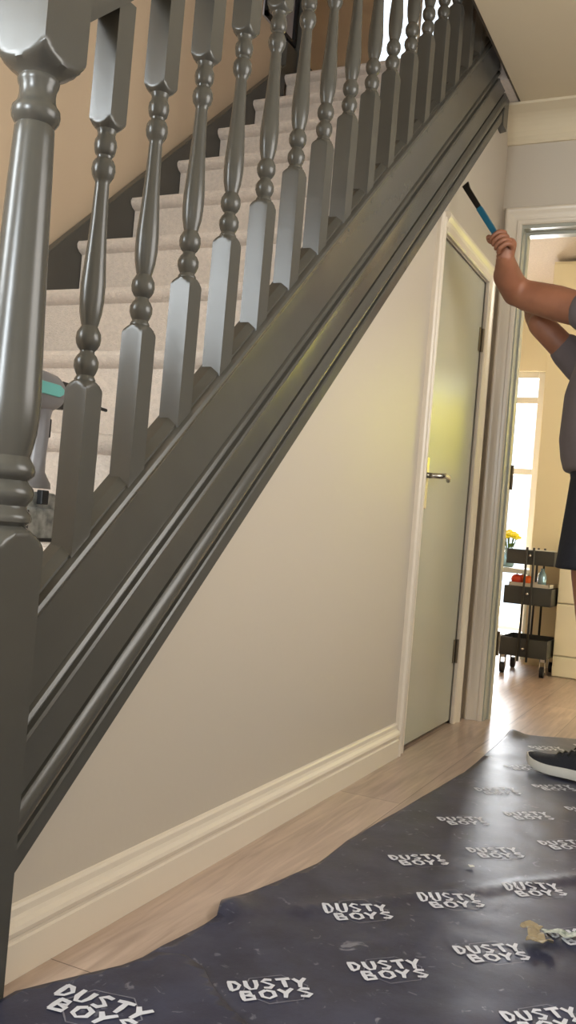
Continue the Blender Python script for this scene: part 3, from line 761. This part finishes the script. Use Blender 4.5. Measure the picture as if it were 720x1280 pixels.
# pry bar
pb = empty('pry_bar', BAR_A, 'pry bar with a blue grip held up against the underside of the stair string', 'pry bar')
b = NB(); L = (BAR_B-BAR_A)
perp = axis.cross(Vector((1, 0, .2))).normalized(); oth = axis.cross(perp)
def flat(bm, s0, s1, w0, w1, t0, t1, bend=0):
    r = []
    for s, w, t in ((s0, w0, t0), (s1, w1, t1)):
        c = axis*s+perp*(bend if s == s1 else 0); r.append([bm.verts.new(c+perp*a*w+oth*e*t) for a, e in ((-1, -1), (1, -1), (1, 1), (-1, 1))])
    for k in range(4): bm.faces.new((r[0][k], r[0][(k+1) % 4], r[1][(k+1) % 4], r[1][k]))
    bm.faces.new(r[0]); bm.faces.new(r[1][::-1])
flat(b, .035, .225, .0085, .010, .0085, .009); link('grip', b, M['blue'], pb, bevel=.003)['label'] = 'blue sleeve of the bar'
b = NB(); flat(b, .22, L.length-.02, .0085, .010, .005, .005); flat(b, L.length-.02, L.length+.004, .010, .013, .005, .002, -.003); link('blade', b, M['iron'], pb, bevel=.001)

# ------------------------------------------------------------------ kitchen things
# trolley
tr = empty('kitchen_trolley', (5.36, .06, 0), 'black three-tier kitchen trolley on castors in front of the cream cupboards', 'trolley')
tr.rotation_euler = (0, 0, 0)
W, D = .128, .16
def tray(z0, z1):
    b = NB(); t = .004
    box(b, (-D, -W, z0), (D, W, z0+t)); box(b, (-D, -W, z0+t), (-D+t, W, z1)); box(b, (D-t, -W, z0+t), (D, W, z1)); box(b, (-D+t, -W, z0+t), (D-t, -W+t, z1)); box(b, (-D+t, W-t, z0+t), (D-t, W, z1))
    link('tray', b, M['dark'], tr, bevel=.003)
tray(.605, .685); tray(.385, .482); tray(.10, .20)
for s in (-1, 1):
    for e in (-1, 1):
        b = NB(); xx = s*(D+.006); tube(b, [(xx, e*.024+.0, .075), (xx, e*.020, .60), (xx, e*.018, .70)], .0065, 8); link('upright', b, M['dark'], tr, smooth=True)
for z in (.655, .445, .145):
    for e in (0,):
        b = NB(); ball(b, (-D-.008, .0, z), .008, 10, (.6, 1, 1)); link('bolt', b, M['steel'], tr, smooth=True)
for sx in (-1, 1):
    for sy in (-1, 1):
        b = NB(); tube(b, [(sx*.14, sy*.108-.011, .030), (sx*.14, sy*.108+.011, .030)], .030, 18); c = link('castor', b, M['black'], tr)
        b = NB(); box(b, (sx*.14-.012, sy*.108-.016, .03), (sx*.14+.012, sy*.108-.012, .10)); box(b, (sx*.14-.012, sy*.108+.012, .03), (sx*.14+.012, sy*.108+.016, .10)); box(b, (sx*.14-.012, sy*.108-.016, .085), (sx*.14+.012, sy*.108+.016, .10)); link('castor_fork', b, M['steel'], c)
# things on the trolley
def fruit(x, y, r, m, lab):
    b = NB(); ball(b, (0, 0, r*.97), r, 20, (1, 1, .95)); o = link('fruit', b, m, loc=(x, y, .4895), smooth=True)
    g = NB(); tube(g, [(0, 0, r*1.85), (.002, 0, r*2.05)], .003, 6); link('stem', g, M['leaf'], o); return props(o, lab, 'fruit', 'fruit on the trolley')
M['crate'] = mat('pale_card_tray', (206, 196, 180), .7)
b = NB(); box(b, (-.13, -.11, 0), (.13, .11, .006)); box(b, (-.13, -.11, .006), (-.125, .11, .02)); box(b, (-.13, .105, .006), (.13, .11, .02)); box(b, (-.13, -.11, .006), (.13, -.105, .02)); box(b, (.125, -.11, .006), (.13, .11, .02))
o = link('fruit_tray', b, M['crate'], loc=(5.36, .06, .483)); props(o, 'pale shallow tray of fruit on the middle tier of the trolley', 'tray')
fruit(5.255, .135, .030, M['red'], 'red fruit at the left front of the pale tray on the trolley')
fruit(5.26, .072, .028, M['orange'], 'orange fruit second from the left in the pale tray on the trolley')
fruit(5.315, .115, .029, M['orange'], 'orange fruit behind the red one in the pale tray')
b = NB(); polar(b, [(0, .022), (.05, .024), (.07, .020), (.085, .010), (.10, .010)], 20); o = link('bottle', b, M['frost'], loc=(5.27, .0, .4895), smooth=True); props(o, 'small pale bottle standing right of the fruit on the trolley', 'bottle')
b = NB(); box(b, (-.10, -.07, 0), (.10, .07, .075)); o = link('white_box', b, M['sole'], loc=(5.36, .02, .6105), bevel=.004); o.name = 'storage_box'; props(o, 'plain white box in the top tier of the trolley', 'box')
g = NB(); box(g, (-.102, -.072, .066), (.102, .072, .080)); link('lid', g, M['sole'], o, bevel=.003)
# tall cupboard + drawer unit
tu = empty('tall_cupboard', (5.64, -.2, 0), 'tall cream kitchen cupboard with a small dark knob right of the bright window', 'cupboard')
b = NB(); box(b, (.02, -.42, .10), (.55, .345, CE-.02)); box(b, (.06, -.42, 0), (.55, .345, .10)); link('carcass', b, M['kunit'], tu)
for a, c, e, f in ((-.417, -.04, .12, CE-.04), (-.036, .342, .12, CE-.04)):
    b = NB(); box(b, (0, a, e), (.019, c, f)); dd = link('door', b, M['kunit'], tu, bevel=.003)
    g = NB(); tube(g, [(0, .10, .80), (-.012, .10, .80), (-.016, .10, .80), (-.026, .10, .80)], [.006, .006, .013, .011], 14)
    if c > 0: link('knob', g, M['iron'], dd, smooth=True)
du = empty('drawer_unit', (5.34, -.32, 0), 'low cream drawer unit standing beside the black trolley', 'drawer unit')
b = NB(); box(b, (.018, -.34, .0), (.28, .243, .70)); link('carcass', b, M['kunit'], du)
for e, f in ((.004, .112), (.120, .402), (.410, .694)):
    b = NB(); box(b, (0, -.338, e), (.0175, .241, f)); link('drawer', b, M['kunit'], du, bevel=.003)
b = NB(); box(b, (-.006, -.345, .70), (.283, .246, .716)); link('top', b, M['kunit'], du, bevel=.003)
# side table and vase by the window
tb = empty('side_table', (6.1, .46, 0), 'small white side table under the bright kitchen window', 'table')
b = NB(); box(b, (-.2, -.3, .53), (.2, .3, .56)); link('tabletop', b, M['wood'], tb, bevel=.004)
b = NB(); box(b, (-.18, -.28, .12), (.18, .28, .14)); link('shelf', b, M['wood'], tb, bevel=.003)
for sx in (-1, 1):
    for sy in (-1, 1):
        b = NB(); prism(b, [(sx*.17-.018, sy*.27-.018, 0), (sx*.17+.018, sy*.27-.018, 0), (sx*.17+.018, sy*.27+.018, 0), (sx*.17-.018, sy*.27+.018, 0)], (0, 0, .53)); link('leg', b, M['wood'], tb)
va = empty('flower_vase', (5.98, .345, .5615), 'pale glass vase of yellow flowers below the bright kitchen window', 'vase')
b = NB(); polar(b, [(0, .030), (.02, .038), (.06, .036), (.10, .026), (.12, .030), (.12, .026), (.10, .022), (.06, .032), (.01, .030)], 24); link('vase', b, M['frost'], va, smooth=True)
for k in range(11):
    a = k*2.4; rr = .012+.030*math.sqrt(k/11); cx, cy, cz = rr*math.cos(a)*1.2, rr*math.sin(a)*1.2+.008, .19+.03*math.cos(rr*40)
    b = NB(); tube(b, [(0, 0, .03), (cx*.5, cy*.5, .12), (cx, cy, cz)], .0025, 6); s_ = link('stem', b, M['leaf'], va)
    b = NB(); ball(b, (cx, cy, cz+.006), .022, 10, (1, 1, .8))
    for p in range(7):
        t = p*2*PI/7; ball(b, (cx+.020*math.cos(t), cy+.020*math.sin(t), cz+.004), .015, 8, (1, 1, .6))
    link('flower', b, M['yellow'], s_, smooth=True)
b = NB()
for k in range(14):
    a = k*2.1; v0 = Vector((.01*math.cos(a), .01*math.sin(a), .12)); v1 = Vector((.05*math.cos(a), .05*math.sin(a), .15+.01*math.sin(k))); s = Vector((-math.sin(a), math.cos(a), 0))*.010
    m_ = (v0+v1)/2+Vector((0, 0, .012)); f = [b.verts.new(v0), b.verts.new(m_+s), b.verts.new(v1), b.verts.new(m_-s)]; b.faces.new(f)
o = link('leaves', b, M['leaf'], va); q = o.modifiers.new('s', 'SOLIDIFY'); q.thickness = .001

# ------------------------------------------------------------------ light
def area(name, loc, rot, sx, sy, power, col, spread=180):
    l = bpy.data.lights.new(name, 'AREA'); l.shape = 'RECTANGLE'; l.size = sx; l.size_y = sy; l.energy = power; l.color = col; l.spread = R(spread)
    o = bpy.data.objects.new(name, l); COL.objects.link(o); o.location = loc; o.rotation_euler = rot; return o
def point(name, loc, power, col, r=.1):
    l = bpy.data.lights.new(name, 'POINT'); l.energy = power; l.color = col; l.shadow_soft_size = r
    o = bpy.data.objects.new(name, l); COL.objects.link(o); o.location = loc; return o
area('entrance_daylight', (XF-.2, -.03, 1.55), (0, R(-90), 0), .9, .5, 70, (.88, .95, 1.0))
area('added_newel_fill', (-.12, 1.12, 1.70), (R(90), 0, R(180)), .8, .74, 46, (.92, .98, 1.0))  # added fill behind the invented stairwell window, brightens the newel faces
area('added_side_fill', (1.9, HY-.25, 1.5), (R(90), 0, 0), 1.3, 1.0, 31, (1.0, .92, .82))  # added fill from the right wall, lights the partition evenly
area('kitchen_window_daylight', (6.95, .9, 1.0), (0, R(90), 0), 1.9, 1.25, 125, (.97, .98, 1.0))
area('kitchen_side_daylight', (7.1, -1.4, 2.6), (0, R(62), 0), 1.0, 2.2, 200, (1.0, .97, .85))
area('landing_window_daylight', (5.1, 1.25, 3.5), (R(90), 0, R(180)), 1.3, 1.6, 5, (1, .95, .88))
point('kitchen_fill_light', (4.5, -2.0, 2.2), 50, (1, .94, .82), .15)  # added fill for the kitchen, out of view, no fitting
point('landing_fill_light', (1.6, .45, 4.4), 7, (1, .82, .62), .12)  # added warm fill high in the stairwell, no fitting there
sun = bpy.data.lights.new('sun', 'SUN'); sun.energy = 32; sun.angle = R(2); so_ = bpy.data.objects.new('sun', sun); COL.objects.link(so_)
so_.rotation_euler = Vector((.30, .0, -1)).to_track_quat('-Z', 'Y').to_euler()

w = bpy.data.worlds.new('world'); SC.world = w; w.use_nodes = True
bg = w.node_tree.nodes['Background']; bg.inputs[0].default_value = (.80, .90, 1, 1); bg.inputs[1].default_value = 2.0

# ------------------------------------------------------------------ camera
cam = bpy.data.cameras.new('camera'); co = bpy.data.objects.new('camera', cam); COL.objects.link(co)
y, t, r = R(25.478), R(.807), R(4.896)
fwd = Vector((math.cos(y)*math.cos(t), math.sin(y)*math.cos(t), math.sin(t))); right = Vector((math.sin(y), -math.cos(y), 0)); up = right.cross(fwd)
rx = right*math.cos(r)-up*math.sin(r)*-1; ux = -right*math.sin(r)+up*math.cos(r)
# picture content is turned clockwise by r, so the camera itself is rolled anticlockwise
rx = right*math.cos(r)+up*math.sin(r); ux = up*math.cos(r)-right*math.sin(r)
m = Matrix((rx, ux, -fwd)).transposed().to_4x4(); m.translation = (0, -.9335, .7077); co.matrix_world = m
cam.sensor_fit = 'VERTICAL'; cam.sensor_height = 36; cam.lens = 36*1171.5/1280; cam.clip_start = .02
SC.camera = co
SC.view_settings.view_transform = 'Standard'; SC.view_settings.look = 'None'; SC.view_settings.gamma = 1; SC.view_settings.use_curve_mapping = False
SC.view_settings.exposure = 0.0
SC.cycles.use_denoising = True
SC.cycles.max_bounces = 8
